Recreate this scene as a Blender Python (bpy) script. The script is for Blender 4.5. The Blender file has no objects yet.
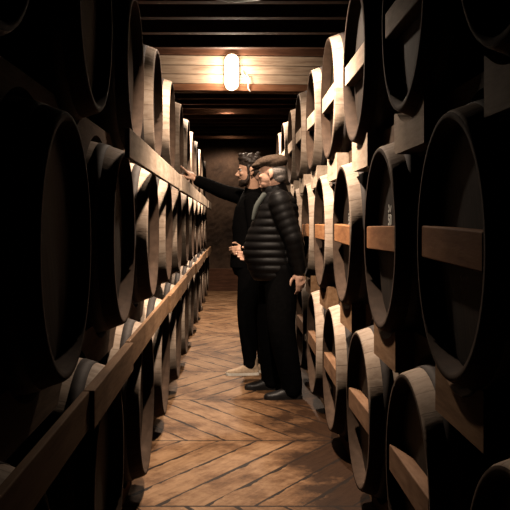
import bpy, bmesh, math, random
from mathutils import Vector, Matrix, Quaternion

random.seed(7)
C = bpy.context.scene.collection
PI = math.pi

# ------------------------------------------------------------------ camera, world, exposure
cam_d = bpy.data.cameras.new('camera')
cam = bpy.data.objects.new('camera', cam_d)
C.objects.link(cam)
cam.location = (0.0, 0.0, 1.25)
cam.rotation_euler = (PI / 2, 0, 0)
cam_d.sensor_width = 36.0
cam_d.lens = 36.0 * 850.0 / 510.0
cam_d.shift_x = (255 - 231) / 510.0
cam_d.shift_y = -(255 - 222) / 510.0
cam_d.clip_start = 0.02
bpy.context.scene.camera = cam

wd = bpy.data.worlds.new('world')
wd.use_nodes = True
wd.node_tree.nodes['Background'].inputs[0].default_value = (1.0, 0.75, 0.5, 1)
wd.node_tree.nodes['Background'].inputs[1].default_value = 0.0004
bpy.context.scene.world = wd
vs = bpy.context.scene.view_settings
vs.view_transform = 'Standard'
vs.look = 'None'
vs.exposure = 0.0
vs.gamma = 1.0

NEAR_LAMP = (0.04, 4.28, 2.40)
NEAR_W = 310.0
MID_LAMP = (0.0, 5.53, 2.785)
MID_W = 340.0
FAR_W = 30.0
END_W = 460.0
WARM = (1.0, 0.79, 0.61)
bpy.context.scene.cycles.diffuse_bounces = 0

# ------------------------------------------------------------------ materials
def nt_new(name):
    m = bpy.data.materials.new(name)
    m.use_nodes = True
    nt = m.node_tree
    b = nt.nodes['Principled BSDF']
    return m, nt, b

def mth(nt, op, a, b=None):
    n = nt.nodes.new('ShaderNodeMath')
    n.operation = op
    for i, v in enumerate((a, b)):
        if v is None:
            continue
        if isinstance(v, (int, float)):
            n.inputs[i].default_value = v
        else:
            nt.links.new(v, n.inputs[i])
    return n.outputs[0]

def noise(nt, vec, scale, detail=4, rough=0.55):
    n = nt.nodes.new('ShaderNodeTexNoise')
    n.inputs['Scale'].default_value = scale
    n.inputs['Detail'].default_value = detail
    n.inputs['Roughness'].default_value = rough
    if vec is not None:
        nt.links.new(vec, n.inputs['Vector'])
    return n.outputs['Fac']

def ramp(nt, fac, stops):
    n = nt.nodes.new('ShaderNodeValToRGB')
    cr = n.color_ramp
    while len(cr.elements) > len(stops):
        cr.elements.remove(cr.elements[-1])
    while len(cr.elements) < len(stops):
        cr.elements.new(0.5)
    for e, (p, c) in zip(cr.elements, stops):
        e.position = p
        e.color = (c[0], c[1], c[2], 1)
    nt.links.new(fac, n.inputs[0])
    return n.outputs[0]

def mix(nt, fac, a, b, mode='MIX'):
    n = nt.nodes.new('ShaderNodeMix')
    n.data_type = 'RGBA'
    n.blend_type = mode
    for sock, v in ((n.inputs[0], fac), (n.inputs[6], a), (n.inputs[7], b)):
        if isinstance(v, (int, float)):
            sock.default_value = v
        elif isinstance(v, tuple):
            sock.default_value = (v[0], v[1], v[2], 1)
        else:
            nt.links.new(v, sock)
    return n.outputs[2]

def objvec(nt, scale=(1, 1, 1), vary=True):
    tc = nt.nodes.new('ShaderNodeTexCoord')
    mp = nt.nodes.new('ShaderNodeMapping')
    mp.inputs['Scale'].default_value = scale
    nt.links.new(tc.outputs['Object'], mp.inputs['Vector'])
    if vary:
        oi = nt.nodes.new('ShaderNodeObjectInfo')
        k = mth(nt, 'MULTIPLY', oi.outputs['Random'], 37.0)
        cx = nt.nodes.new('ShaderNodeCombineXYZ')
        for i in range(3):
            nt.links.new(k, cx.inputs[i])
        nt.links.new(cx.outputs[0], mp.inputs['Location'])
    return tc.outputs['Object'], mp.outputs['Vector']

def bump(nt, b, h, strength=0.3, dist=0.004):
    n = nt.nodes.new('ShaderNodeBump')
    n.inputs['Strength'].default_value = strength
    n.inputs['Distance'].default_value = dist
    nt.links.new(h, n.inputs['Height'])
    nt.links.new(n.outputs[0], b.inputs['Normal'])

def wood(name, dark, mid, light, scale, rough=0.7, stave=None, board=None, groove=0.25, bstr=0.35):
    """grain noise; stave = number of staves round the x axis; board = (axis, width) for seams"""
    m, nt, b = nt_new(name)
    raw, v = objvec(nt, scale)
    g = noise(nt, v, 6.0, 6, 0.65)
    col = ramp(nt, g, [(0.25, dark), (0.5, mid), (0.75, light)])
    raw2, v2 = objvec(nt, (1, 1, 1))
    blot = noise(nt, v2, 3.0, 3)
    col = mix(nt, 0.55, col, ramp(nt, blot, [(0.3, (0.45, 0.42, 0.4)), (0.65, (1, 1, 1))]), 'MULTIPLY')
    h = g
    if stave or board:
        s = nt.nodes.new('ShaderNodeSeparateXYZ')
        nt.links.new(raw, s.inputs[0])
        if stave:
            u = mth(nt, 'MULTIPLY', mth(nt, 'ARCTAN2', s.outputs[1], s.outputs[2]), stave / (2 * PI))
            w = 0.04
        else:
            u = mth(nt, 'DIVIDE', s.outputs[board[0]], board[1])
            w = 0.035
        fr = mth(nt, 'FRACT', mth(nt, 'ADD', u, 100.0))
        line = mth(nt, 'LESS_THAN', fr, w)
        idn = nt.nodes.new('ShaderNodeTexWhiteNoise')
        idn.noise_dimensions = '1D'
        nt.links.new(mth(nt, 'FLOOR', mth(nt, 'ADD', u, 100.0)), idn.inputs['W'])
        tone = ramp(nt, idn.outputs[0], [(0.0, (0.72, 0.7, 0.68)), (1.0, (1.08, 1.05, 1.0))])
        col = mix(nt, 0.8, col, tone, 'MULTIPLY')
        col = mix(nt, line, col, mix(nt, 1.0, col, (groove, groove, groove), 'MULTIPLY'))
        h = mth(nt, 'SUBTRACT', g, mth(nt, 'MULTIPLY', line, 1.2))
    nt.links.new(col, b.inputs['Base Color'])
    b.inputs['Roughness'].default_value = rough
    b.inputs['Specular IOR Level'].default_value = 0.12
    bump(nt, b, h, bstr)
    return m

def plain(name, col, rough=0.6, metal=0.0, spec=0.4, nscale=None, nstr=0.2, var=0.25, ndist=0.003):
    m, nt, b = nt_new(name)
    raw, v = objvec(nt, (1, 1, 1))
    n = noise(nt, v, nscale or 12.0, 4)
    lo = tuple(c * (1 - var) for c in col)
    hi = tuple(min(1, c * (1 + var)) for c in col)
    nt.links.new(ramp(nt, n, [(0.3, lo), (0.7, hi)]), b.inputs['Base Color'])
    b.inputs['Roughness'].default_value = rough
    b.inputs['Metallic'].default_value = metal
    b.inputs['Specular IOR Level'].default_value = spec
    if nscale:
        bump(nt, b, n, nstr, ndist)
    return m

def emit(name, col, strength):
    m, nt, b = nt_new(name)
    b.inputs['Base Color'].default_value = (0.8, 0.8, 0.8, 1)
    b.inputs['Emission Color'].default_value = (*col, 1)
    b.inputs['Emission Strength'].default_value = strength
    return m

M = {}
M['stave'] = wood('stave_oak', (0.30, 0.215, 0.16), (0.52, 0.41, 0.325), (0.66, 0.55, 0.46), (1.0, 5, 5), 0.75, stave=26, groove=0.6)
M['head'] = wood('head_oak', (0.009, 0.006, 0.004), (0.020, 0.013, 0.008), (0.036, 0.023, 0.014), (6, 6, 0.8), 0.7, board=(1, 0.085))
M['shaded_rim'] = plain('stave_shaded_rim', (0.060, 0.038, 0.026), 0.85, 0, 0.1, 24, 0.2, 0.25)  # stave ends and inner rim wall: pale oak with shade put into the colour
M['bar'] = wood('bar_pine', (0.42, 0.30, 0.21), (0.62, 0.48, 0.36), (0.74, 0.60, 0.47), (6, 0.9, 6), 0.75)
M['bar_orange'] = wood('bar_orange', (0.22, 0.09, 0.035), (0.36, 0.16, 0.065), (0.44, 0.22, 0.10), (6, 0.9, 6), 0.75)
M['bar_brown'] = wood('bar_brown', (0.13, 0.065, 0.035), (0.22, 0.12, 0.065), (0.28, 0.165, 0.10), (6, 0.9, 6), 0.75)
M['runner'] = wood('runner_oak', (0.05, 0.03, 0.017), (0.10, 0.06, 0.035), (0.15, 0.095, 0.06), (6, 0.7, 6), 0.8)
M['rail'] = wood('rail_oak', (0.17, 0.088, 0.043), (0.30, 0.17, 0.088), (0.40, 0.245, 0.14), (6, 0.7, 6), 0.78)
M['joist'] = wood('joist_timber', (0.05, 0.02, 0.012), (0.10, 0.045, 0.026), (0.15, 0.07, 0.04), (0.7, 6, 6), 0.8)
M['beam'] = wood('beam_timber', (0.16, 0.098, 0.062), (0.40, 0.295, 0.21), (0.50, 0.385, 0.29), (0.6, 6, 7), 0.8, bstr=0.5)
M['trim'] = wood('trim_timber', (0.09, 0.035, 0.018), (0.17, 0.075, 0.038), (0.24, 0.12, 0.065), (0.6, 6, 6), 0.8)
M['ceiling'] = wood('ceiling_boards', (0.05, 0.022, 0.014), (0.09, 0.042, 0.026), (0.13, 0.065, 0.04), (1, 6, 6), 0.85, board=(1, 0.14))
M['hoop'] = plain('hoop_iron', (0.06, 0.05, 0.045), 0.75, 0.3, 0.2, 20, 0.15)
M['bung'] = plain('bung', (0.35, 0.25, 0.16), 0.8)
M['chalk'] = plain('chalk', (0.7, 0.68, 0.62), 0.95)
M['steel'] = plain('enamelled_steel', (0.12, 0.13, 0.12), 0.4, 0.3)
M['enamel'] = plain('white_enamel', (0.75, 0.73, 0.68), 0.4)
M['cable'] = plain('cable_grey', (0.55, 0.5, 0.45), 0.6)

def floor_mat():
    m, nt, b = nt_new('floor_boards')
    tc = nt.nodes.new('ShaderNodeTexCoord')
    s = nt.nodes.new('ShaderNodeSeparateXYZ')
    nt.links.new(tc.outputs['Object'], s.inputs[0])
    X, Y = s.outputs[0], s.outputs[1]
    P = 1.12
    t = mth(nt, 'DIVIDE', mth(nt, 'SUBTRACT', Y, 3.73 - 10 * P), P)
    cell = mth(nt, 'FLOOR', t)
    ft = mth(nt, 'FRACT', t)
    par = mth(nt, 'SUBTRACT', mth(nt, 'MULTIPLY', mth(nt, 'MODULO', cell, 2.0), 2.0), 1.0)   # -1 / +1
    ang = math.radians(58)
    # board runs along (cos, -+sin); across-board coordinate:
    u = mth(nt, 'ADD', mth(nt, 'MULTIPLY', X, math.sin(ang)),
            mth(nt, 'MULTIPLY', mth(nt, 'MULTIPLY', Y, par), math.cos(ang)))
    along = mth(nt, 'SUBTRACT', mth(nt, 'MULTIPLY', X, math.cos(ang)),
                mth(nt, 'MULTIPLY', mth(nt, 'MULTIPLY', Y, par), math.sin(ang)))
    ub = mth(nt, 'DIVIDE', mth(nt, 'ADD', u, 50.0), 0.185)
    fr = mth(nt, 'FRACT', ub)
    wob = noise(nt, tc.outputs['Object'], 5.0, 3)
    line = mth(nt, 'LESS_THAN', fr, mth(nt, 'MULTIPLY', mth(nt, 'MAXIMUM', mth(nt, 'SUBTRACT', wob, 0.30), 0.0), 0.42))
    seam = mth(nt, 'LESS_THAN', ft, 0.014)
    gap = mth(nt, 'MAXIMUM', line, seam)
    cx = nt.nodes.new('ShaderNodeCombineXYZ')
    nt.links.new(mth(nt, 'MULTIPLY', u, 9.0), cx.inputs[0])
    nt.links.new(mth(nt, 'MULTIPLY', along, 1.2), cx.inputs[1])
    nt.links.new(cell, cx.inputs[2])
    g = noise(nt, cx.outputs[0], 4.0, 6, 0.65)
    col = ramp(nt, g, [(0.22, (0.135, 0.073, 0.036)), (0.5, (0.23, 0.135, 0.072)), (0.78, (0.30, 0.187, 0.108))])
    idn = nt.nodes.new('ShaderNodeTexWhiteNoise')
    idn.noise_dimensions = '2D'
    c2 = nt.nodes.new('ShaderNodeCombineXYZ')
    nt.links.new(mth(nt, 'FLOOR', ub), c2.inputs[0])
    nt.links.new(cell, c2.inputs[1])
    nt.links.new(c2.outputs[0], idn.inputs['Vector'])
    col = mix(nt, 0.7, col, ramp(nt, idn.outputs[0], [(0, (0.88, 0.86, 0.84)), (1, (1.05, 1.03, 1.0))]), 'MULTIPLY')
    # worn, damp stains, thickest along the right-hand casks
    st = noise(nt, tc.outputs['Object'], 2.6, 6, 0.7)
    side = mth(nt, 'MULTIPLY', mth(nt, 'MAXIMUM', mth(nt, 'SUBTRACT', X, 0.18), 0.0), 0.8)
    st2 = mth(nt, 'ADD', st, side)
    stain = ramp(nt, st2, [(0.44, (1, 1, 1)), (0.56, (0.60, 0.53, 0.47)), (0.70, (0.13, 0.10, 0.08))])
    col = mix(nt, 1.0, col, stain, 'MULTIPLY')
    fine = noise(nt, tc.outputs['Object'], 38.0, 3)
    col = mix(nt, 0.6, col, ramp(nt, fine, [(0.28, (0.45, 0.4, 0.36)), (0.42, (1, 1, 1))]), 'MULTIPLY')
    col = mix(nt, gap, col, (0.014, 0.008, 0.005))
    nt.links.new(col, b.inputs['Base Color'])
    b.inputs['Roughness'].default_value = 0.62
    b.inputs['Specular IOR Level'].default_value = 0.12
    h = mth(nt, 'SUBTRACT', mth(nt, 'ADD', g, mth(nt, 'MULTIPLY', st, 0.6)), mth(nt, 'MULTIPLY', gap, 1.3))
    bump(nt, b, h, 0.4, 0.006)
    return m

def wall_mat():
    m, nt, b = nt_new('rough_plaster_wall')
    tc = nt.nodes.new('ShaderNodeTexCoord')
    n1 = noise(nt, tc.outputs['Object'], 1.6, 8, 0.7)
    n2 = noise(nt, tc.outputs['Object'], 7.0, 6, 0.65)
    col = ramp(nt, n1, [(0.3, (0.035, 0.019, 0.011)), (0.5, (0.085, 0.047, 0.027)), (0.7, (0.135, 0.082, 0.050))])
    col = mix(nt, 0.7, col, ramp(nt, n2, [(0.3, (0.5, 0.46, 0.43)), (0.6, (1, 1, 1))]), 'MULTIPLY')
    nt.links.new(col, b.inputs['Base Color'])
    b.inputs['Roughness'].default_value = 0.9
    bump(nt, b, n2, 0.5, 0.02)
    return m
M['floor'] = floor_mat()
M['wall'] = wall_mat()

# ------------------------------------------------------------------ mesh helpers
def obj(name, bm, mat, parent=None, smooth=False, recalc=True):
    if recalc:
        bmesh.ops.recalc_face_normals(bm, faces=bm.faces)
    me = bpy.data.meshes.new(name)
    bm.to_mesh(me)
    bm.free()
    if mat:
        me.materials.append(mat)
    if smooth:
        for p in me.polygons:
            p.use_smooth = True
    o = bpy.data.objects.new(name, me)
    C.objects.link(o)
    if parent:
        o.parent = parent
    return o

def tag(o, label=None, cat=None, group=None, kind=None):
    if label: o['label'] = label
    if cat: o['category'] = cat
    if group: o['group'] = group
    if kind: o['kind'] = kind
    return o

def thing(name, label, cat, loc=(0, 0, 0), rz=0.0, group=None):
    o = bpy.data.objects.new(name, None)
    o.empty_display_size = 0.1
    C.objects.link(o)
    o.location = loc
    o.rotation_euler = (0, 0, rz)
    return tag(o, label, cat, group)

def box(bm, x0, x1, y0, y1, z0, z1, bev=0.0):
    t = bmesh.new()
    bmesh.ops.create_cube(t, size=1)
    for v in t.verts:
        v.co = Vector(((x0 + x1) / 2 + v.co.x * (x1 - x0), (y0 + y1) / 2 + v.co.y * (y1 - y0), (z0 + z1) / 2 + v.co.z * (z1 - z0)))
    if bev:
        bmesh.ops.bevel(t, geom=t.edges[:], offset=bev, segments=2, affect='EDGES', profile=0.5)
    merge(bm, t)

def merge(bm, t):
    me = bpy.data.meshes.new('tmp')
    t.to_mesh(me)
    t.free()
    bm.from_mesh(me)
    bpy.data.meshes.remove(me)

def lathe_x(bm, prof, n=48, closed=True):
    """prof = list of (x, r) revolved round the x axis"""
    rings = []
    for (x, r) in prof:
        rings.append([bm.verts.new((x, r * math.sin(2 * PI * i / n), r * math.cos(2 * PI * i / n))) for i in range(n)])
    m = len(rings)
    for k in range(m if closed else m - 1):
        a, b = rings[k], rings[(k + 1) % m]
        for i in range(n):
            bm.faces.new((a[i], a[(i + 1) % n], b[(i + 1) % n], b[i]))
    return rings

def lathe_z(bm, prof, n=32, cap0=False, cap1=False):
    rings = []
    for (z, r) in prof:
        rings.append([bm.verts.new((r * math.cos(2 * PI * i / n), r * math.sin(2 * PI * i / n), z)) for i in range(n)])
    for a, b in zip(rings, rings[1:]):
        for i in range(n):
            bm.faces.new((a[i], a[(i + 1) % n], b[(i + 1) % n], b[i]))
    if cap0: bm.faces.new(rings[0][::-1])
    if cap1: bm.faces.new(rings[-1])

def loft(bm, rings_pts):
    """closed tube from a list of rings (lists of Vectors)"""
    rs = [[bm.verts.new(p) for p in r] for r in rings_pts]
    n = len(rs[0])
    for a, b in zip(rs, rs[1:]):
        for i in range(n):
            bm.faces.new((a[i], a[(i + 1) % n], b[(i + 1) % n], b[i]))
    bm.faces.new(rs[0][::-1])
    bm.faces.new(rs[-1])

def tube(bm, pts, rad, n=14, flat=1.0, side=None, steps=0, quilt=None):
    """round (or flattened) limb through pts; rad per point; rounded ends"""
    pts = [Vector(p) for p in pts]
    if steps:
        P2, R2 = [], []
        m = len(pts)
        for i in range(m - 1):
            p0, p1, p2, p3 = pts[max(i - 1, 0)], pts[i], pts[i + 1], pts[min(i + 2, m - 1)]
            for s in range(steps):
                t = s / steps
                P2.append(0.5 * ((2 * p1) + (p2 - p0) * t + (2 * p0 - 5 * p1 + 4 * p2 - p3) * t * t + (3 * p1 - p0 - 3 * p2 + p3) * t ** 3))
                R2.append(rad[i] * (1 - t) + rad[i + 1] * t)
        P2.append(pts[-1]); R2.append(rad[-1])
        pts, rad = P2, R2
    if quilt:
        acc = 0.0
        rr = []
        for i, p in enumerate(pts):
            if i: acc += (p - pts[i - 1]).length
            rr.append(rad[i] * (1 + quilt[1] * (abs(math.sin(PI * acc / quilt[0])) ** 0.6 - 0.6)))
        rad = rr
    prev = None
    rings = []
    for i, p in enumerate(pts):
        t = (pts[min(i + 1, len(pts) - 1)] - pts[max(i - 1, 0)]).normalized()
        if prev is None:
            a = Vector(side) if side else (Vector((0, 0, 1)) if abs(t.z) < 0.9 else Vector((0, 1, 0)))
        else:
            a = prev
        a = (a - t * a.dot(t)).normalized()
        prev = a
        b = t.cross(a)
        ring = [p + (a * math.cos(2 * PI * k / n) + b * (flat * math.sin(2 * PI * k / n))) * rad[i] for k in range(n)]
        if i == 0:
            for d, s in ((0.75, 0.5), (0.45, 0.85)):
                rings.append([p - t * rad[0] * d + (q - p) * s for q in ring])
        rings.append(ring)
        if i == len(pts) - 1:
            for d, s in ((0.45, 0.85), (0.75, 0.5)):
                rings.append([p + t * rad[-1] * d + (q - p) * s for q in ring])
    loft(bm, rings)

def ell(bm, c, r, rot=None, n=20):
    t = bmesh.new()
    bmesh.ops.create_uvsphere(t, u_segments=n, v_segments=n // 2 + 2, radius=1)
    R = rot.to_matrix() if rot else Matrix.Identity(3)
    for v in t.verts:
        v.co = R @ Vector((v.co.x * r[0], v.co.y * r[1], v.co.z * r[2])) + Vector(c)
    merge(bm, t)

def fuse(name, bm, mat, parent, voxel=0.008, smooth_it=2, factor=0.5):
    """union of overlapping closed lumps -> one continuous skin"""
    o = obj(name, bm, mat, None)
    r = o.modifiers.new('r', 'REMESH')
    r.mode = 'VOXEL'
    r.voxel_size = voxel
    if smooth_it:
        s = o.modifiers.new('s', 'SMOOTH')
        s.iterations = smooth_it
        s.factor = factor
    dg = bpy.context.evaluated_depsgraph_get()
    dg.update()
    me = bpy.data.meshes.new_from_object(o.evaluated_get(dg))
    old = o.data
    o.modifiers.clear()
    o.data = me
    bpy.data.meshes.remove(old)
    me.name = name
    if not me.materials:
        me.materials.append(mat)
    for p in me.polygons:
        p.use_smooth = True
    o.parent = parent
    return o

ORD = ['nearest', 'second', 'third', 'fourth', 'fifth', 'sixth', 'seventh', 'eighth', 'ninth', 'tenth', 'eleventh', 'twelfth',
       'thirteenth', 'fourteenth', 'fifteenth', 'sixteenth']

# ------------------------------------------------------------------ the setting
WALL_L, WALL_R, WALL_B, FRONT = -1.62, 1.80, 15.6, -1.6
CEIL = 2.95
JB = 2.75                      # underside of the joists
def struct(name, fn, mat):
    bm = bmesh.new()
    fn(bm)
    return tag(obj(name, bm, mat), kind='structure')

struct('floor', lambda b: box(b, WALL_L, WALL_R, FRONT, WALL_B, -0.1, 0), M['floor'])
struct('ceiling', lambda b: box(b, WALL_L, WALL_R, FRONT, WALL_B, CEIL, CEIL + 0.1), M['ceiling'])
struct('wall_left', lambda b: box(b, WALL_L - 0.1, WALL_L, FRONT, WALL_B + 0.1, -0.1, CEIL + 0.1), M['wall'])
struct('wall_right', lambda b: box(b, WALL_R, WALL_R + 0.1, FRONT, WALL_B + 0.1, -0.1, CEIL + 0.1), M['wall'])
def back(b):
    t = bmesh.new()
    bmesh.ops.create_grid(t, x_segments=60, y_segments=50, size=1)
    for v in t.verts:
        x, z = v.co.x, v.co.y
        d = 0.006 * math.sin(7 * x + 3 * z) * math.sin(9 * z - 2 * x) + 0.008 * random.random()
        v.co = Vector(((WALL_L + WALL_R) / 2 + x * (WALL_R - WALL_L) / 2, WALL_B - 0.06 + d, CEIL / 2 + z * CEIL / 2))
    merge(b, t)
    box(b, WALL_L, WALL_R, WALL_B + 0.0, WALL_B + 0.1, -0.1, CEIL + 0.1)
struct('wall_back', back, M['wall'])
struct('baseboard_back', lambda b: box(b, WALL_L, WALL_R, WALL_B - 0.16, WALL_B - 0.08, 0, 0.40, 0.006), M['joist'])

BEAM_Y = 7.73
ys = [BEAM_Y - 0.49 * k for k in range(1, 17)] + [BEAM_Y + 0.12 + 0.49 * k for k in range(1, 16)]
for i, y in enumerate(sorted(ys)):
    if FRONT < y < WALL_B - 0.1:
        jit = random.uniform(-0.012, 0.012)
        struct('trim_%d' % (i + 1), lambda b: box(b, WALL_L, WALL_R, y, y + 0.085, JB + jit, CEIL, 0.004), M['joist'])

beam = thing('ceiling_beam', 'pale three-plank timber ceiling beam crossing the aisle behind the lit lamp', 'beam', (0.09, BEAM_Y, JB - 0.31))
beam['kind'] = 'structure'
H = JB + 0.2 - (JB - 0.31)
for (z0, z1, dy) in ((0.066, 0.150, 0.0), (0.154, 0.232, 0.006), (0.236, 0.32, -0.004)):
    b_ = bmesh.new(); box(b_, WALL_L - 0.09, WALL_R - 0.09, dy, 0.15, z0, z1, 0.004)
    obj('plank', b_, M['beam'], beam)
b_ = bmesh.new(); box(b_, WALL_L - 0.09, WALL_R - 0.09, -0.012, 0.16, 0.0, 0.062, 0.005)
tag(obj('bottom_batten', b_, M['trim'], beam), 'reddish bottom batten')
b_ = bmesh.new(); box(b_, WALL_L - 0.09, WALL_R - 0.09, -0.03, 0.16, 0.325, H, 0.005)
tag(obj('top_batten', b_, M['joist'], beam), 'dark top batten')
beam.rotation_euler = (0, math.radians(0.6), 0)

# ------------------------------------------------------------------ lamps
def capsule(bm, w, h, d, y_out, n=12):
    """upright pill with a bulging front: half-width w, half-height h, depth d towards -y"""
    out = []
    for i in range(n + 1):
        a = PI * i / n
        out.append((w * math.cos(a), (h - w) + w * math.sin(a)))
    for i in range(n + 1):
        a = PI + PI * i / n
        out.append((w * math.cos(a), -(h - w) + w * math.sin(a)))
    rings = []
    for (s, y) in ((1.0, 0.0), (1.0, -0.55), (0.93, -0.8), (0.75, -0.94), (0.4, -1.0)):
        rings.append([Vector((px * s, y_out + y * d, (pz - math.copysign(h - w, pz)) * s + math.copysign(h - w, pz) * (0.9 + 0.1 * s))) for px, pz in out])
    loft(bm, rings)

lamp = thing('bulkhead_lamp', 'glowing white oval lamp fixed upright on the pale ceiling beam', 'lamp', (0.007, BEAM_Y - 0.006, 2.605))
b_ = bmesh.new(); capsule(b_, 0.066, 0.164, 0.02, 0.006)
obj('backplate', b_, M['enamel'], lamp, True)
b_ = bmesh.new(); capsule(b_, 0.062, 0.16, 0.075, -0.014)
M['glow'] = emit('lamp_diffuser', (1.0, 0.80, 0.55), 14.0)
obj('diffuser', b_, M['glow'], lamp, True)
def point(name, loc, watts, radius, parent, color=WARM):
    l = bpy.data.lights.new(name, 'POINT')
    l.energy = watts
    l.color = color
    l.shadow_soft_size = radius
    o = bpy.data.objects.new(name, l)
    C.objects.link(o)
    o.location = loc
    o.parent = parent
    return o
point('lamp_light', (0, -0.20, -0.02), FAR_W, 0.05, lamp)

b_ = bmesh.new()
tube(b_, [(0.10, 7.70, 2.62), (0.115, 7.695, 2.58), (0.15, 7.694, 2.575), (0.16, 7.69, 2.53), (0.155, 7.69, 2.47), (0.175, 7.70, 2.43)],
     [0.005] * 6, 8, steps=4)
tag(obj('lamp_cable', b_, M['cable'], None, True), 'thin pale cable looping down the beam right of the lit lamp', 'cable')

def pendant(name, label, x, y, z, watts, spot=170, tilt=0, tilt_side=0):
    t = thing(name, label, 'lamp', (x, y, z))
    b_ = bmesh.new()
    prof = [(0.0, 0.17), (0.04, 0.165), (0.10, 0.12), (0.14, 0.05), (0.20, 0.03), (0.20, 0.026), (0.145, 0.045), (0.10, 0.114), (0.04, 0.158), (0.0, 0.163)]
    lathe_z(b_, prof + [prof[0]], 36)
    bmesh.ops.remove_doubles(b_, verts=b_.verts[:], dist=1e-5)
    obj('lamp_shade', b_, M['steel'], t, True)
    b_ = bmesh.new(); lathe_z(b_, [(0.19, 0.02), (0.09, 0.02), (0.085, 0.012)], 16, True, True)
    obj('socket', b_, M['steel'], t, True)
    b_ = bmesh.new(); ell(b_, (0, 0, 0.05), (0.028, 0.028, 0.036))
    obj('bulb', b_, M['glow'], t, True)
    b_ = bmesh.new(); tube(b_, [(0, 0, 0.19), (0, 0, CEIL - z - 0.002)], [0.006, 0.006], 8) if CEIL - z > 0.21 else box(b_, -0.02, 0.02, -0.02, 0.02, 0.19, CEIL - z)
    obj('cord', b_, M['steel'], t, True)
    l = point('pendant_light', (0, 0, 0.008), watts, 0.035, t)
    l.data.type = 'SPOT'
    l.data.spot_size = math.radians(spot)
    l.data.spot_blend = 1.0
    l.rotation_euler = (math.radians(tilt), math.radians(tilt_side), 0)
    return t
pendant('pendant_lamp', 'dark metal pendant lamp hanging over the aisle nearest the camera', *NEAR_LAMP, NEAR_W, 162, 7, -19)
pendant('pendant_lamp', 'dark metal pendant lamp tucked up among the joists over the two men', *MID_LAMP, MID_W, 142, 6)
for ly, lz, lw, lab in ((9.12, 2.85, END_W, 'flush round ceiling lamp between the joists just beyond the pale beam'), (11.57, 2.85, END_W, 'flush round ceiling lamp between the joists over the far end of the racks'), (14.997, 2.80, 60.0, 'flush round ceiling lamp between the joists near the back wall')):
    t = thing('ceiling_lamp', lab, 'lamp', (-0.05, ly, lz))
    b_ = bmesh.new(); lathe_z(b_, [(CEIL - lz, 0.12), (0.07, 0.12), (0.05, 0.10)], 24, True, True)
    obj('base', b_, M['steel'], t, True)
    b_ = bmesh.new(); ell(b_, (0, 0, 0.05), (0.1, 0.1, 0.035))
    obj('diffuser', b_, M['glow'], t, True)
    l = point('ceiling_light', (0, 0, -0.01), lw, 0.05, t)
    l.data.type = 'SPOT'
    l.data.spot_size = math.radians(138)
    l.data.spot_blend = 0.5

# ------------------------------------------------------------------ barrels
L, RH, RB = 0.95, 0.335, 0.42
def R(x):
    u = (x - L / 2) / (L / 2)
    return RH + (RB - RH) * (1 - u * u)

def staves_bm():
    b = bmesh.new()
    xs = [0, 0.008, 0.04, 0.10, 0.18, 0.28, 0.38, 0.475, 0.57, 0.67, 0.77, 0.85, 0.91, 0.942, 0.95]
    prof = [(x, R(x) - (0.003 if x in (0, 0.95) else 0)) for x in xs]
    rec = 0.055
    inner = [(L, R(L) - 0.020), (L - rec, R(L) - 0.027), (L - rec - 0.02, R(L) - 0.03), (rec + 0.02, R(0) - 0.03), (rec, R(0) - 0.027), (0.0, R(0) - 0.020)]
    lathe_x(b, prof + inner, 64)
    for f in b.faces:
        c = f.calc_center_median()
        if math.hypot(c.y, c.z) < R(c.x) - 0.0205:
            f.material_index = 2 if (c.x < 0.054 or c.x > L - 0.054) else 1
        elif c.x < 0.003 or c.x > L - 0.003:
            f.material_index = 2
    return b
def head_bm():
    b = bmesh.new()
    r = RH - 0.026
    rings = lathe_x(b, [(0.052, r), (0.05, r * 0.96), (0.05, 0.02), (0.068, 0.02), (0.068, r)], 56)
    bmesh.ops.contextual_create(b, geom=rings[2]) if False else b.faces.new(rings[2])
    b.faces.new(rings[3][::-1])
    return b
def hoop_bm(x0, x1):
    b = bmesh.new()
    lathe_x(b, [(x0, R(x0) - 0.002), (x0, R(x0) + 0.0025), (x1, R(x1) + 0.0025), (x1, R(x1) - 0.002)], 64)
    return b
def bar_bm():
    b = bmesh.new()
    box(b, 0.004, 0.05, -0.292, 0.292, -0.045, 0.045, 0.004)
    return b
def back_head_bm():
    b = head_bm()
    for v in b.verts:
        v.co.x = L - v.co.x
    return b
def bung_bm():
    b = bmesh.new()
    lathe_z(b, [(RB - 0.02, 0.024), (RB + 0.010, 0.027), (RB + 0.014, 0.022)], 16, True, True)
    for v in b.verts:
        v.co.x += L / 2
    return b

def make_barrel(with_bar):
    t = thing('wine_barrel', '-', 'barrel')
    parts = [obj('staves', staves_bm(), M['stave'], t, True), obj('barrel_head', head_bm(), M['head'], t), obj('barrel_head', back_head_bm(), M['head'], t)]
    parts[0].data.materials.append(M['head'])
    parts[0].data.materials.append(M['shaded_rim'])
    for p in parts[1:2]:
        p['label'] = 'dark recessed barrel head facing the aisle'
    for x0, x1 in ((0.055, 0.095), (0.17, 0.205), (0.30, 0.335), (L - 0.335, L - 0.30), (L - 0.205, L - 0.17), (L - 0.095, L - 0.055)):
        parts.append(obj('hoop', hoop_bm(x0, x1), M['hoop'], t, True))
    parts.append(obj('bung', bung_bm(), M['bung'], t))
    if with_bar:
        b = obj('cross_bar', bar_bm(), M['bar'], t)
        b['label'] = 'pale plank across the barrel head'
        parts.append(b)
    for p in parts:
        p.location.z = RB
    # flat-shade rim edges a little
    for p in parts[:1]:
        for f in p.data.polygons:
            f.use_smooth = True
    return t
proto = {False: make_barrel(False), True: make_barrel(True)}
used = {False: False, True: False}
bar_mesh = {}
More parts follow.
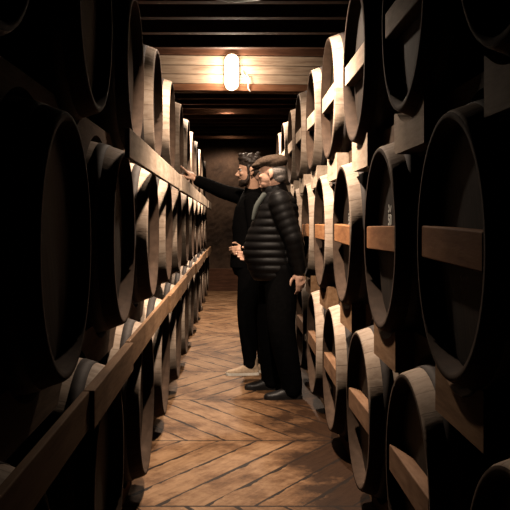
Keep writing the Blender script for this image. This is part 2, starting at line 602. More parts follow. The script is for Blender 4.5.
def put_barrel(bar, loc, rz, label, group, row=2):
    if not used[bar]:
        t = proto[bar]; used[bar] = True
    else:
        t = proto[bar].copy(); C.objects.link(t)
        for ch in list(proto[bar].children):
            c = ch.copy(); C.objects.link(c); c.parent = t
    t.location = loc
    t.rotation_euler = (0, 0, rz)
    t['label'] = label; t['category'] = 'barrel'; t['group'] = group
    roll = random.uniform(0, 2 * PI)
    hroll = random.uniform(-0.5, 0.5)
    for ch in t.children:
        k = ch.name.split('.')[0]
        if k in ('staves', 'hoop'):
            ch.rotation_euler = (roll, 0, 0)
        elif k == 'barrel_head':
            ch.rotation_euler = (hroll, 0, 0)
        elif k == 'cross_bar':
            ch.rotation_euler = (random.uniform(-0.02, 0.02), 0, 0)
            if True:
                if row not in bar_mesh:
                    bar_mesh[row] = ch.data.copy()
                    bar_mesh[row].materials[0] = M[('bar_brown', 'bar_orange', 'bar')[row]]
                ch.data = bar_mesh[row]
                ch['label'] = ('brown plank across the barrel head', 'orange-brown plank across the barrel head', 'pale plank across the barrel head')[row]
    return t

TZ = [0.44, 1.19, 1.94]
ROW = ['bottom row', 'middle row', 'top row']
AR, AL = 0.54, -0.36
ARX = [0.54, 0.54, 0.54]
ALX = [-0.385, -0.41, -0.43]      # the left rows lean back a little
PR, PL = 1.02, 1.17
right_y = [[1.62 + PR * k for k in range(8)], [2.13 + PR * k for k in range(7)], [1.70 + PR * k for k in range(9)]]
right_y[0] = [1.62 + PR * k for k in range(8)]
left_y = [[1.56 + PL * k for k in range(12)], [2.15 + PL * k for k in range(11)], [1.56 + PL * k for k in range(12)]]
for row_ in right_y + left_y:
    for k in range(len(row_)):
        row_[k] += random.uniform(-0.012, 0.012)
for r in range(3):
    for k, y in enumerate(right_y[r]):
        lab = '%s oak barrel in the %s of the right-hand rack, with a plank across its head' % (ORD[k].capitalize(), ROW[r])
        put_barrel(True, (AR + random.uniform(-0.004, 0.004), y, TZ[r] - RB), 0, lab.replace('the right-hand', 'right-hand'), 'barrels in the %s on the right' % ROW[r], r)
    for k, y in enumerate(left_y[r]):
        lab = '%s oak barrel in the %s of left-hand rack, counting from the camera' % (ORD[k].capitalize(), ROW[r])
        put_barrel(False, (ALX[r] + random.uniform(-0.004, 0.004), y, TZ[r] - RB), PI, lab, 'barrels in the %s on the left' % ROW[r])

# pale chalk marks above the plank on two heads of the right middle row
def stroke(bm, pts, w=0.0045):
    for (y0, z0), (y1, z1) in zip(pts, pts[1:]):
        d = Vector((0, y1 - y0, z1 - z0)).normalized()
        nrm = Vector((0, -d.z, d.y)) * w
        a, b = Vector((0, y0, z0)) - d * w * 0.5, Vector((0, y1, z1)) + d * w * 0.5
        f = [bm.verts.new(p) for p in (a - nrm, a + nrm, b + nrm, b - nrm)]
        g = [bm.verts.new(v.co + Vector((0.0016, 0, 0))) for v in f]
        bm.faces.new(f); bm.faces.new(g[::-1])
        for i in range(4):
            bm.faces.new((f[i], f[(i + 1) % 4], g[(i + 1) % 4], g[i]))
for k in (1, 2):
    t = [o for o in C.objects if o.get('group') == 'barrels in the middle row on the right'][k]
    bm = bmesh.new()
    stroke(bm, [(0.035, 0.052), (0.012, 0.052), (0.012, 0.066), (0.032, 0.072), (0.030, 0.084), (0.012, 0.084)])
    stroke(bm, [(-0.004, 0.052), (-0.026, 0.054), (-0.026, 0.080), (-0.006, 0.084), (-0.004, 0.052)])
    stroke(bm, [(0.030, 0.098), (0.010, 0.108), (0.026, 0.122)])
    stroke(bm, [(-0.008, 0.100), (-0.022, 0.118)])
    c = obj('chalk_mark', bm, M['chalk'], t)
    c.location = (0.0485, 0.03, RB)
    c['label'] = 'white chalk mark above the plank'

# ------------------------------------------------------------------ rails with cradles cut for the barrels
def rail_bm(y0, y1, x0, x1, zb, zt, above, below, ra, rb):
    """above / below: (list of centre y, centre z). profile in y-z, extruded x0..x1"""
    n = max(8, int((y1 - y0) / 0.025))
    top, bot = [], []
    for i in range(n + 1):
        y = y0 + (y1 - y0) * i / n
        t, b = zt, zb
        for yc in above[0]:
            d = abs(y - yc)
            if d < ra:
                t = min(t, above[1] - math.sqrt(ra * ra - d * d))
        for yc in below[0]:
            d = abs(y - yc)
            if d < rb:
                b = max(b, below[1] + math.sqrt(rb * rb - d * d))
        top.append((y, t)); bot.append((y, min(b, t - 0.012)))
    bm = bmesh.new()
    cols = []
    for (y, t), (_, b) in zip(top, bot):
        cols.append([bm.verts.new(p) for p in ((x0, y, b), (x0, y, t), (x1, y, t), (x1, y, b))])
    for a, c in zip(cols, cols[1:]):
        for i in range(4):
            bm.faces.new((a[i], a[(i + 1) % 4], c[(i + 1) % 4], c[i]))
    bm.faces.new(cols[0][::-1]); bm.faces.new(cols[-1])
    return bm

def rails(side):
    sg = 1 if side == 'right' else -1
    a = AR if side == 'right' else AL
    Ys = right_y if side == 'right' else left_y
    yend = 10.4 if side == 'right' else 15.0
    y0 = 0.9
    names = {0: 'floor', 1: 'lower', 2: 'upper'}
    for lev in range(3):
        zc = TZ[lev]
        for (xa, xb, end) in ((0.09, 0.16, 'front'), (0.86, 0.93, 'back')):
            aa = (ARX if side == 'right' else ALX)[lev]
            x0, x1 = sorted((aa + sg * xa, aa + sg * xb))
            rr = R((xb if end == 'front' else L - xa) + 0.005) + 0.0055
            zt = zc - RH + 0.02
            zb = 0.0 if lev == 0 else zc - RH - 0.135
            above = (Ys[lev], zc)
            below = ([], 0) if lev == 0 else (Ys[lev - 1], TZ[lev - 1])
            bm = rail_bm(y0, yend, x0, x1, zb, zt, above, below, rr, R((xb + 0.03 if end == 'front' else L - xa) + 0.005) + 0.0055)
            place = {0: 'on the floor under the bottom row', 1: 'between bottom and middle rows', 2: 'between middle and top rows'}[lev]
            where = 'aisle side' if end == 'front' else 'wall side'
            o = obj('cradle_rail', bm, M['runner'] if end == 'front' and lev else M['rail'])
            if side == 'right' and end == 'front' and lev:
                r2 = R(0.09) + 0.0055
                for yc in Ys[lev]:
                    w0, w1 = random.uniform(0.19, 0.23), random.uniform(0.19, 0.23)
                    b2 = rail_bm(yc - w0, yc + w1, aa + 0.024, aa + 0.0885, zb + 0.012, zt - 0.004, above, below, r2, r2)
                    obj('cradle_block', b2, M['bar'] if lev == 2 else M['rail'], o)['label'] = 'cradle block under a barrel'
            tag(o, 'oak cradle rail %s of %s barrels, %s' % (place, side, where), 'rail', 'cradle rails of the barrel racks')
    if side == 'left':
        for lev in (1, 2):
            ends = [1.3, 2.15, 3.02, 4.88, 6.74, 8.6, 10.46, 12.5, 15.0] if lev == 1 else [3.0, 6.0, 7.86, 9.7, 11.5, 13.3, 15.0]
            zb, zt = (0.725, 0.825) if lev == 1 else (1.475, 1.588)
            for k, (e0, e1) in enumerate(zip(ends, ends[1:])):
                bm = bmesh.new()
                dx = random.uniform(0, 0.006) + (0.012 if k % 2 else 0)
                box(bm, -0.376, -0.363 + dx, e0 + 0.004, e1 - 0.004, zb + random.uniform(-0.004, 0.004), zt + random.uniform(-0.004, 0.004), 0.003)
                o = obj('face_board', bm, M['rail'] if lev == 1 else M['bar'])
                tag(o, '%s oak board facing the left rack between %s rows' % (ORD[k].capitalize(), 'bottom and middle' if lev == 1 else 'middle and top'), 'board', 'boards along the front of the left rack')
rails('right')
rails('left')

# ------------------------------------------------------------------ people
M['skin'] = plain('skin', (0.52, 0.30, 0.20), 0.55, 0, 0.4, 40, 0.1, 0.12)
M['skin_old'] = plain('skin_weathered', (0.58, 0.34, 0.24), 0.55, 0, 0.4, 40, 0.15, 0.15)
M['eye'] = plain('eye', (0.35, 0.33, 0.30), 0.2, var=0.05)
M['hair_dark'] = plain('hair_dark', (0.022, 0.014, 0.010), 0.55, 0, 0.4, 90, 0.6, 0.5)
M['hair_grey'] = plain('hair_grey', (0.22, 0.19, 0.17), 0.6, 0, 0.3, 90, 0.6, 0.4)
M['nylon'] = plain('black_nylon', (0.0035, 0.0031, 0.0031), 0.5, 0, 0.13, 30, 0.25, 0.3)
M['knit'] = plain('black_knit', (0.0022, 0.002, 0.002), 0.95, 0, 0.03, 60, 0.3, 0.3)
M['trouser'] = plain('dark_trousers', (0.0022, 0.002, 0.002), 0.95, 0, 0.03, 40, 0.3, 0.3)
M['shirt'] = plain('grey_green_shirt', (0.05, 0.055, 0.048), 0.85)
M['tweed'] = plain('brown_tweed', (0.06, 0.040, 0.028), 0.95, 0, 0.1, 120, 0.6, 0.5)
M['shoe_black'] = plain('black_leather', (0.008, 0.007, 0.007), 0.5, 0, 0.3)
M['sneaker'] = plain('tan_canvas', (0.36, 0.26, 0.175), 0.8, 0, 0.2, 60, 0.3, 0.2)
M['sole'] = plain('pale_rubber', (0.62, 0.56, 0.48), 0.7)

def frame_quat(fwd, up):
    f = Vector(fwd).normalized()
    u = Vector(up); u = (u - f * u.dot(f)).normalized()
    l = u.cross(f)
    return f, l, u

def hand(bm, wrist, fdir, back, thumb_side, curl, spread=0.0, size=1.0):
    """wrist point, finger direction, direction the back of the hand faces, thumb side (+1/-1 along back x fdir),
    curl = four (mcp, pip, dip) bends in degrees, index first"""
    f, l, u = frame_quat(fdir, back)            # f fingers, u back of hand, l = u x f
    w = Vector(wrist)
    s = size
    lens = [(0.043, 0.026, 0.020), (0.047, 0.029, 0.021), (0.044, 0.027, 0.020), (0.034, 0.020, 0.018)]
    offs = [0.028, 0.009, -0.010, -0.028]
    mcl = [0.094, 0.097, 0.091, 0.082]
    # palm: fan of thick metacarpals
    for o, m in zip(offs, mcl):
        tube(bm, [w + l * (o * 0.55 * thumb_side * s), w + f * (m * 0.5 * s) + l * (o * 0.85 * thumb_side * s) + u * 0.002,
                  w + f * (m * s) + l * (o * thumb_side * s)], [0.014 * s, 0.0135 * s, 0.0115 * s], 12)
    ell(bm, w + f * 0.045 * s - u * 0.004 * s, (0.03 * s, 0.03 * s, 0.03 * s))
    for i in range(4):
        p = w + f * (mcl[i] * s) + l * (offs[i] * thumb_side * s)
        pts = [p - f * 0.012, p]
        a = 0.0
        sp = math.radians(spread) * (1.5 - i) * thumb_side
        base = (f * math.cos(sp) + l * math.sin(sp)).normalized()
        for seg in range(3):
            a += math.radians(curl[i][seg])
            d = base * math.cos(a) - u * math.sin(a)
            p = p + d * (lens[i][seg] * s)
            pts.append(p)
        r = 0.0088 if i < 3 else 0.0078
        tube(bm, pts, [r * 1.1 * s, r * 1.1 * s, r * s, r * 0.92 * s, r * 0.8 * s], 12)
    # thumb leaves the side of the palm near its base
    t0 = w + f * 0.022 * s + l * (0.022 * thumb_side * s) - u * 0.006
    td = (f * 0.62 + l * (0.70 * thumb_side) - u * 0.32).normalized()
    t1 = t0 + td * 0.045 * s
    td2 = (f * 0.88 + l * (0.30 * thumb_side) - u * 0.36).normalized()
    t2 = t1 + td2 * 0.034 * s
    t3 = t2 + (f * 0.92 + l * (0.02 * thumb_side) - u * 0.38).normalized() * 0.026 * s
    tube(bm, [t0, t1, t2, t3], [0.0155 * s, 0.0115 * s, 0.010 * s, 0.0085 * s], 12)

def head(bm, c, R3, long_face=1.0, nose=1.0, belly=1.0):
    """c = centre of the skull, R3 = 3x3 whose columns are forward, left, up"""
    def P(x, y, z): return Vector(c) + R3 @ Vector((x, y, z))
    q = R3.to_quaternion()
    ell(bm, P(-0.012, 0, 0.030), (0.098, 0.076, 0.090), q, 28)               # skull
    ell(bm, P(0.026, 0, -0.020), (0.064, 0.062, 0.085 * long_face), q, 24)    # face
    ell(bm, P(0.034, 0, -0.072 * long_face), (0.048, 0.048, 0.040), q, 20)     # jaw
    ell(bm, P(0.068, 0, -0.094 * long_face), (0.020, 0.024, 0.018), q, 16)     # chin
    ell(bm, P(0.076, 0, 0.022), (0.016, 0.048, 0.012), q, 16)                  # brow
    ell(bm, P(0.064, 0.034, -0.022), (0.022, 0.022, 0.018), q, 14)
    ell(bm, P(0.064, -0.034, -0.022), (0.022, 0.022, 0.018), q, 14)            # cheekbones
    tube(bm, [P(0.078, 0, 0.012), P(0.094, 0, -0.012), P(0.108 * nose, 0, -0.030), P(0.096, 0, -0.040)], [0.009, 0.010, 0.0125, 0.010], 12)
    for sy in (1, -1):
        ell(bm, P(0.092, 0.012 * sy, -0.036), (0.011, 0.009, 0.008), q, 12)     # nostril wings
        # ear: rim + lobe
        ell(bm, P(-0.012, 0.078 * sy, -0.008), (0.018, 0.010, 0.031), q, 16)
        ell(bm, P(-0.006, 0.076 * sy, -0.034), (0.010, 0.007, 0.012), q, 12)
    tube(bm, [P(0.082, -0.020, -0.062), P(0.090, 0, -0.060), P(0.082, 0.020, -0.062)], [0.006, 0.0075, 0.006], 10)   # upper lip
    tube(bm, [P(0.080, -0.018, -0.073), P(0.087, 0, -0.073), P(0.080, 0.018, -0.073)], [0.006, 0.008, 0.006], 10)    # lower lip
    return P

def rot3(yaw, pitch=0.0, roll=0.0):
    """columns forward, left, up; yaw about z, pitch > 0 looks down"""
    return (Matrix.Rotation(yaw, 3, 'Z') @ Matrix.Rotation(pitch, 3, 'Y') @ Matrix.Rotation(roll, 3, 'X'))

def sect(bm, rows, n=36, quilt=None):
    """torso: rows of (z, cx, cy, half_width_y, half_depth_x)"""
    rings = []
    for (z, cx, cy, hw, hd) in rows:
        k = 1.0
        if quilt:
            k = 1 + quilt[1] * (abs(math.sin(PI * (z - quilt[2]) / quilt[0])) ** 0.5 - 0.6)
        ring = []
        for i in range(n):
            a = 2 * PI * i / n
            ca, sa = math.cos(a), math.sin(a)
            e = 0.85
            ring.append(Vector((cx + k * hd * math.copysign(abs(ca) ** e, ca), cy + k * hw * math.copysign(abs(sa) ** e, sa), z)))
        rings.append(ring)
    loft(bm, rings)

def dense(rows, step):
    out = []
    m = len(rows)
    for i in range(m - 1):
        a, b = rows[i], rows[i + 1]
        p0 = rows[max(i - 1, 0)]; p3 = rows[min(i + 2, m - 1)]
        k = max(1, int(abs(b[0] - a[0]) / step))
        for s_ in range(k):
            t = s_ / k
            out.append(tuple(0.5 * ((2 * a[j]) + (b[j] - p0[j]) * t + (2 * p0[j] - 5 * a[j] + 4 * b[j] - p3[j]) * t * t
                                     + (3 * a[j] - p0[j] - 3 * b[j] + p3[j]) * t ** 3) if j else a[0] + (b[0] - a[0]) * t for j in range(5)))
    out.append(rows[-1])
    return out

def shoe(name, parent, ankle, toe_dir, L_, mat, sole_mat, label=None, high=False):
    """ankle ground point (local), toe direction, foot length"""
    f = Vector((toe_dir[0], toe_dir[1], 0)).normalized()
    l = Vector((-f.y, f.x, 0))
    a = Vector((ankle[0], ankle[1], 0))
    def P(x, y, z): return a + f * x * L_ + l * y + Vector((0, 0, z))
    bm = bmesh.new()
    n = 20
    rings = []
    for (x, hw, top) in ((-0.27, 0.012, 0.045), (-0.255, 0.030, 0.075), (-0.20, 0.037, 0.095), (-0.08, 0.040, 0.10), (0.06, 0.042, 0.095), (0.22, 0.045, 0.075),
                         (0.40, 0.049, 0.055), (0.56, 0.047, 0.045), (0.67, 0.036, 0.038), (0.72, 0.018, 0.030), (0.735, 0.006, 0.024)):
        ring = []
        for i in range(n):
            t = 2 * PI * i / n
            z = 0.018 + (top - 0.018) * max(0, math.sin(t)) ** 0.8 - 0.006 * max(0, -math.sin(t))
            ring.append(P(x, hw * math.copysign(abs(math.cos(t)) ** 0.7, math.cos(t)), z))
        rings.append(ring)
    loft(bm, rings)
    tube(bm, [P(-0.10, 0, 0.06), P(-0.10, 0, 0.13 if high else 0.105)], [0.042, 0.040], 18)
    o = fuse(name, bm, mat, parent, 0.005, 2)
    if label: o['label'] = label
    bm = bmesh.new()
    out = []
    for (x, hw) in ((-0.28, 0.014), (-0.265, 0.032), (-0.20, 0.041), (-0.05, 0.043), (0.2, 0.047), (0.40, 0.053), (0.56, 0.051), (0.68, 0.039), (0.735, 0.018)):
        out.append((x, hw))
    pts = [P(x, hw, 0) for x, hw in out] + [P(x, -hw, 0) for x, hw in reversed(out)]
    v0 = [bm.verts.new(p + Vector((0, 0, 0.0005))) for p in pts]
    v1 = [bm.verts.new(p + Vector((0, 0, 0.022))) for p in pts]
    for i in range(len(pts)):
        j = (i + 1) % len(pts)
        bm.faces.new((v0[i], v0[j], v1[j], v1[i]))
    bm.faces.new(v0[::-1]); bm.faces.new(v1)
    obj('sole', bm, sole_mat, o)
    return o

class Pose:
    def __init__(self, x, y, deg):
        self.o = Vector((x, y, 0)); self.a = math.radians(deg)
    def __call__(self, x, y, z):
        d = Vector((x, y, z)) - self.o
        return Matrix.Rotation(-self.a, 3, 'Z') @ d
    def dir(self, x, y, z):
        return Matrix.Rotation(-self.a, 3, 'Z') @ Vector((x, y, z))

# ---- the older man in the quilted jacket and flat cap (nearer the camera, facing the left rack)
OX, OY = 0.33, 6.12
W = Pose(OX, OY, 178)
man = thing('person', 'older man in flat cap and black quilted jacket, standing beside the right-hand barrels', 'person', (OX, OY, 0), W.a, 'visitors in the aisle')
hc = W(0.285, 6.08, 1.60)
Rh = rot3(math.radians(-8), math.radians(2))
hipL, hipR = W(0.35, 6.03, 0.90), W(0.33, 6.22, 0.90)
kneeL, kneeR = W(0.36, 6.00, 0.49), W(0.29, 6.27, 0.49)
ankL, ankR = W(0.43, 6.03, 0.09), W(0.30, 6.36, 0.09)
shL, shR = W(0.335, 5.925, 1.40), W(0.325, 6.305, 1.40)
elL, haL = W(0.435, 5.885, 1.12), W(0.475, 5.93, 0.905)
elR, haR = W(0.33, 6.38, 1.10), W(0.180, 6.31, 0.99)
bm = bmesh.new()
P = head(bm, hc, Rh, 0.98, 1.02)
neck0 = W(0.325, 6.115, 1.44)
tube(bm, [neck0 - Vector((0, 0, 0.05)), neck0, P(-0.02, 0, -0.05)], [0.062, 0.060, 0.056], 20)
sect(bm, dense([(0.84, 0, 0, 0.155, 0.115), (0.95, 0.005, 0, 0.165, 0.13), (1.08, 0.02, 0, 0.165, 0.14), (1.22, 0.01, 0, 0.17, 0.125), (1.34, 0.0, 0, 0.175, 0.11), (1.42, -0.005, 0, 0.13, 0.085), (1.46, -0.005, 0, 0.07, 0.06)], 0.03))
for a, b, c_, h in ((shL, elL, haL, 1), (shR, elR, haR, -1)):
    tube(bm, [a, a.lerp(b, 0.5), b, b.lerp(c_, 0.5), c_], [0.052, 0.047, 0.040, 0.037, 0.027], 16)
for a, b, c_ in ((hipL, kneeL, ankL), (hipR, kneeR, ankR)):
    tube(bm, [a, a.lerp(b, 0.5), b, b.lerp(c_, 0.35), c_, c_ - Vector((0, 0, 0.045))], [0.082, 0.072, 0.054, 0.052, 0.036, 0.034], 18)
    tube(bm, [c_ + Vector((-0.02, 0, -0.048)), c_ + Vector((0.06, 0, -0.052))], [0.024, 0.021], 12)
hand(bm, haL, W.dir(0.12, -0.08, -1), W.dir(0.35, -0.9, 0), -1, [(25, 30, 18), (30, 34, 20), (34, 36, 22), (38, 38, 22)])
hand(bm, haR, W.dir(-1.0, -0.15, 0.05), W.dir(-0.15, 0.95, -0.1), 1, [(22, 34, 18), (28, 38, 20), (33, 40, 22), (38, 42, 24)])
fuse('body', bm, M['skin_old'], man, 0.0052, 3)
for sy in (1, -1):
    b_ = bmesh.new(); ell(b_, P(0.071, 0.031 * sy, 0.004), (0.012, 0.012, 0.012))
    obj('eye', b_, M['eye'], man, True)
b_ = bmesh.new()
ell(b_, P(-0.030, 0, 0.010), (0.088, 0.081, 0.070), Rh.to_quaternion(), 24)
ell(b_, P(-0.055, 0, -0.030), (0.058, 0.066, 0.05), Rh.to_quaternion(), 20)
fuse('hair', b_, M['hair_grey'], man, 0.006, 2)['label'] = 'short grey hair under the cap'
# cap
b_ = bmesh.new()
Rc = Rh @ Matrix.Rotation(math.radians(9), 3, 'Y')
qc = Rc.to_quaternion()
def PC(x, y, z): return Vector(hc) + Rc @ Vector((x, y, z))
ell(b_, PC(-0.012, 0, 0.082), (0.120, 0.100, 0.046), qc, 28)
ell(b_, PC(-0.040, 0, 0.066), (0.096, 0.094, 0.056), qc, 24)
ell(b_, PC(0.060, 0, 0.072), (0.070, 0.084, 0.026), qc, 24)
cap = fuse('flat_cap', b_, M['tweed'], man, 0.006, 3)
cap['label'] = 'brown tweed flat cap'
b_ = bmesh.new()
rr = []
for (x, hw, z, th) in ((0.055, 0.078, 0.058, 0.006), (0.090, 0.072, 0.055, 0.006), (0.118, 0.056, 0.049, 0.005), (0.136, 0.030, 0.043, 0.004), (0.142, 0.010, 0.041, 0.003)):
    rr.append([PC(x - 0.02 * abs(math.cos(2 * PI * i / 16)) * (hw / 0.078), hw * math.cos(2 * PI * i / 16), z + th * math.sin(2 * PI * i / 16)) for i in range(16)])
loft(b_, rr)
obj('brim', b_, M['tweed'], cap, True)
# trousers
b_ = bmesh.new()
sect(b_, dense([(0.80, 0.0, 0, 0.165, 0.130), (0.90, 0.0, 0, 0.180, 0.145), (1.02, 0.005, 0, 0.175, 0.145)], 0.03))
for a, b, c_ in ((hipL, kneeL, ankL), (hipR, kneeR, ankR)):
    tube(b_, [a + Vector((0, 0, 0.02)), a.lerp(b, 0.5), b, b.lerp(c_, 0.5), c_ + Vector((0.0, 0, 0.02)), c_ - Vector((0, 0, 0.035))],
         [0.120, 0.112, 0.096, 0.088, 0.076, 0.070], 20, steps=3)
tr = fuse('trousers', b_, M['trouser'], man, 0.008, 3)
# jacket: quilted body, sleeves, collar
Q = (0.054, 0.075, 0.84)
b_ = bmesh.new()
rows = dense([(0.835, 0.005, 0, 0.190, 0.165), (0.90, 0.02, 0, 0.205, 0.180), (1.02, 0.045, 0, 0.205, 0.195), (1.16, 0.035, 0, 0.205, 0.180), (1.28, 0.005, 0, 0.21, 0.160),
              (1.36, -0.01, 0, 0.205, 0.140), (1.42, -0.015, 0, 0.165, 0.115), (1.465, -0.005, 0, 0.105, 0.092)], 0.006)
sect(b_, rows, 48, Q)
for a, b, c_ in ((shL, elL, haL), (shR, elR, haR)):
    e = c_ + (b - c_).normalized() * 0.015
    tube(b_, [a + Vector((0, 0, 0.01)), a.lerp(b, 0.35), a.lerp(b, 0.75), b, b.lerp(e, 0.5), e], [0.082, 0.080, 0.072, 0.066, 0.060, 0.050], 24, steps=14, quilt=(0.054, 0.07))
jk = fuse('quilted_jacket', b_, M['nylon'], man, 0.007, 1, 0.4)
jk['label'] = 'black quilted puffer jacket'
b_ = bmesh.new()
col_c = W(0.318, 6.11, 1.455)
rg = []
for (dz, r, t) in ((-0.03, 0.100, 0), (0.0, 0.096, 0.0), (0.03, 0.090, 0), (0.055, 0.088, 0), (0.060, 0.080, 0), (0.055, 0.073, 0), (0.0, 0.075, 0), (-0.03, 0.080, 0)):
    rg.append([col_c + Vector((r * math.cos(2 * PI * i / 32) * 0.98 + 0.010 * (dz / 0.06), r * math.sin(2 * PI * i / 32) * 0.92, dz - 0.02 * math.cos(2 * PI * i / 32))) for i in range(32)])
vs_ = [[b_.verts.new(p) for p in r] for r in rg]
for k in range(len(vs_)):
    a, b = vs_[k], vs_[(k + 1) % len(vs_)]
    for i in range(32):
        b_.faces.new((a[i], a[(i + 1) % 32], b[(i + 1) % 32], b[i]))
obj('collar', b_, M['nylon'], jk, True)
b_ = bmesh.new()   # open front edge showing the shirt
tube(b_, [W(0.235, 6.03, 1.44), W(0.180, 6.00, 1.36), W(0.155, 5.99, 1.27)], [0.022, 0.020, 0.012], 12, flat=0.6, steps=4)
obj('shirt_front', b_, M['shirt'], man, True)['label'] = 'grey-green shirt at the open jacket front'
shoe('shoe', man, ankL, W.dir(-1, -0.16, 0), 0.27, M['shoe_black'], M['shoe_black'])
shoe('shoe', man, ankR, W.dir(-1, -0.05, 0), 0.27, M['shoe_black'], M['shoe_black'])

# ---- the younger man pointing at a barrel in the left rack
YX, YY = 0.165, 6.95
W = Pose(YX, YY, 180)
man = thing('person', 'dark-haired bearded man in black pointing at a barrel in the left rack', 'person', (YX, YY, 0), W.a, 'visitors in the aisle')
hc = W(0.150, 6.86, 1.665)
Rh = rot3(math.radians(3), math.radians(4))
hipL, hipR = W(0.17, 6.86, 0.92), W(0.185, 7.03, 0.92)
kneeL, kneeR = W(0.125, 6.88, 0.51), W(0.265, 7.06, 0.50)
ankL, ankR = W(0.155, 6.96, 0.10), W(0.275, 7.08, 0.10)
shL, shR = W(0.175, 6.775, 1.43), W(0.155, 7.085, 1.44)
elL, haL = W(0.20, 6.74, 1.13), W(0.105, 6.79, 1.03)
elR, haR = W(-0.075, 7.06, 1.505), W(-0.290, 6.985, 1.597)
bm = bmesh.new()
P = head(bm, hc, Rh, 1.03, 1.05)
neck0 = W(0.180, 6.90, 1.49)
tube(bm, [neck0 - Vector((0, 0, 0.05)), neck0, P(-0.015, 0, -0.05)], [0.058, 0.056, 0.053], 20)
sect(bm, dense([(0.86, 0, 0, 0.15, 0.105), (0.97, 0.0, 0, 0.15, 0.105), (1.10, 0.0, 0, 0.145, 0.105), (1.24, 0.0, 0, 0.16, 0.115), (1.37, -0.005, 0, 0.17, 0.11), (1.45, -0.01, 0, 0.125, 0.08), (1.495, -0.01, 0, 0.065, 0.058)], 0.03))
for a, b, c_ in ((shL, elL, haL), (shR, elR, haR)):
    tube(bm, [a, a.lerp(b, 0.5), b, b.lerp(c_, 0.5), c_], [0.050, 0.045, 0.038, 0.036, 0.026], 16)
for a, b, c_ in ((hipL, kneeL, ankL), (hipR, kneeR, ankR)):
    tube(bm, [a, a.lerp(b, 0.5), b, b.lerp(c_, 0.35), c_, c_ - Vector((0, 0, 0.05))], [0.078, 0.068, 0.052, 0.051, 0.036, 0.034], 18)
    tube(bm, [c_ + Vector((-0.02, 0, -0.055)), c_ + Vector((0.06, 0, -0.062))], [0.024, 0.021], 12)
# pointing hand: index straight, the others folded
hand(bm, haR, W.dir(-0.55, 0.42, 0.66), W.dir(0.55, -0.45, 0.70), 1, [(4, 6, 4), (62, 70, 40), (68, 74, 42), (70, 74, 42)])
# hand closed round the tasting glass at the waist
hand(bm, haL, W.dir(-0.75, 0.25, -0.10), W.dir(-0.25, -0.95, 0.05), -1, [(38, 52, 30), (42, 55, 32), (46, 58, 34), (50, 60, 34)])
fuse('body', bm, M['skin'], man, 0.0050, 3)
for sy in (1, -1):
    b_ = bmesh.new(); ell(b_, P(0.071, 0.031 * sy, 0.004), (0.012, 0.012, 0.012))
    obj('eye', b_, M['eye'], man, True)
q = Rh.to_quaternion()
b_ = bmesh.new()
ell(b_, P(-0.022, 0, 0.056), (0.104, 0.084, 0.080), q, 28)
ell(b_, P(-0.052, 0, 0.000), (0.070, 0.078, 0.072), q, 24)
ell(b_, P(0.035, 0, 0.100), (0.055, 0.062, 0.030), q, 20)
ell(b_, P(-0.052, 0, -0.045), (0.050, 0.060, 0.04), q, 20)
for sy in (1, -1):
    tube(b_, [P(0.012, 0.070 * sy, 0.03), P(0.016, 0.069 * sy, -0.02)], [0.014, 0.010], 10)
for k in range(26):
    a = random.uniform(-1.6, 1.6); u_ = random.uniform(-0.09, 0.06)
    ell(b_, P(u_ + 0.01, 0.075 * math.sin(a), 0.055 + 0.080 * math.cos(a)), (0.022, 0.016, 0.013), q, 10)
fuse('hair', b_, M['hair_dark'], man, 0.005, 1)['label'] = 'short dark hair'
b_ = bmesh.new()
ell(b_, P(0.048, 0, -0.090), (0.046, 0.052, 0.034), q, 22)
ell(b_, P(0.070, 0, -0.104), (0.028, 0.030, 0.026), q, 18)
for sy in (1, -1):
    tube(b_, [P(0.012, 0.062 * sy, -0.03), P(0.020, 0.060 * sy, -0.07), P(0.045, 0.045 * sy, -0.095)], [0.010, 0.014, 0.018], 12)
tube(b_, [P(0.080, -0.024, -0.058), P(0.094, 0, -0.052), P(0.080, 0.024, -0.058)], [0.006, 0.007, 0.006], 10)
fuse('beard', b_, M['hair_dark'], man, 0.0045, 1)['label'] = 'short dark beard'
b_ = bmesh.new()
sect(b_, dense([(0.82, 0.01, 0, 0.160, 0.130), (0.92, 0.02, 0, 0.170, 0.150), (1.04, 0.01, 0, 0.160, 0.130)], 0.03))
for a, b, c_ in ((hipL, kneeL, ankL), (hipR, kneeR, ankR)):
    tube(b_, [a + Vector((0, 0, 0.02)), a.lerp(b, 0.5), b, b.lerp(c_, 0.5), c_ + Vector((0.0, 0, 0.03)), c_ - Vector((0, 0, 0.015))],
         [0.110, 0.096, 0.076, 0.068, 0.056, 0.056], 20, steps=3)
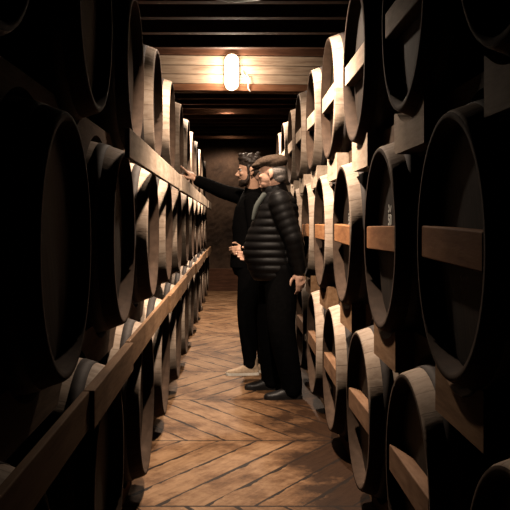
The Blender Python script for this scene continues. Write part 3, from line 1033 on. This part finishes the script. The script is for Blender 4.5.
fuse('trousers', b_, M['trouser'], man, 0.008, 3)
b_ = bmesh.new()
sect(b_, dense([(0.88, 0.02, 0, 0.172, 0.154), (0.98, 0.018, 0, 0.172, 0.150), (1.10, 0.01, 0, 0.165, 0.142), (1.24, 0.01, 0, 0.178, 0.144), (1.37, 0.0, 0, 0.186, 0.130), (1.45, -0.008, 0, 0.145, 0.098), (1.505, -0.012, 0, 0.080, 0.074)], 0.02), 40)
for a, b, c_ in ((shL, elL, haL), (shR, elR, haR)):
    e = c_ + (b - c_).normalized() * 0.02
    tube(b_, [a, a.lerp(b, 0.5), b, b.lerp(e, 0.5), e], [0.074, 0.066, 0.060, 0.055, 0.046], 20, steps=4)
tube(b_, [neck0 + Vector((0, 0, -0.03)), neck0 + Vector((0.004, 0, 0.025))], [0.072, 0.066], 24)
sw = fuse('sweater', b_, M['knit'], man, 0.007, 3)
sw['label'] = 'plain black sweater'
shoe('shoe', man, ankL, W.dir(-1, -0.12, 0), 0.27, M['sneaker'], M['sole'], 'tan sneaker with a pale sole', True)
shoe('shoe', man, ankR, W.dir(-1, -0.05, 0), 0.27, M['sneaker'], M['sole'], 'tan sneaker with a pale sole', True)

# pale wristband on the hand held at the waist
ax = (elL - haL).normalized()
wc = haL + ax * 0.022
qa = Vector((0, 0, 1)).rotation_difference(ax).to_matrix()
b_ = bmesh.new()
rg = []
for k in range(28):
    a = 2 * PI * k / 28
    rg.append([b_.verts.new(wc + qa @ Vector((math.cos(a) * (0.034 + 0.005 * math.cos(t)), math.sin(a) * (0.034 + 0.005 * math.cos(t)), 0.009 * math.sin(t))))
               for t in (0, PI / 3, 2 * PI / 3, PI, 4 * PI / 3, 5 * PI / 3)])
for k in range(28):
    a, b = rg[k], rg[(k + 1) % 28]
    for j in range(6):
        b_.faces.new((a[j], a[(j + 1) % 6], b[(j + 1) % 6], b[j]))
M['band'] = plain('pale_metal', (0.6, 0.55, 0.48), 0.35, 0.6)
obj('wristband', b_, M['band'], man, True)['label'] = 'pale band on the wrist'
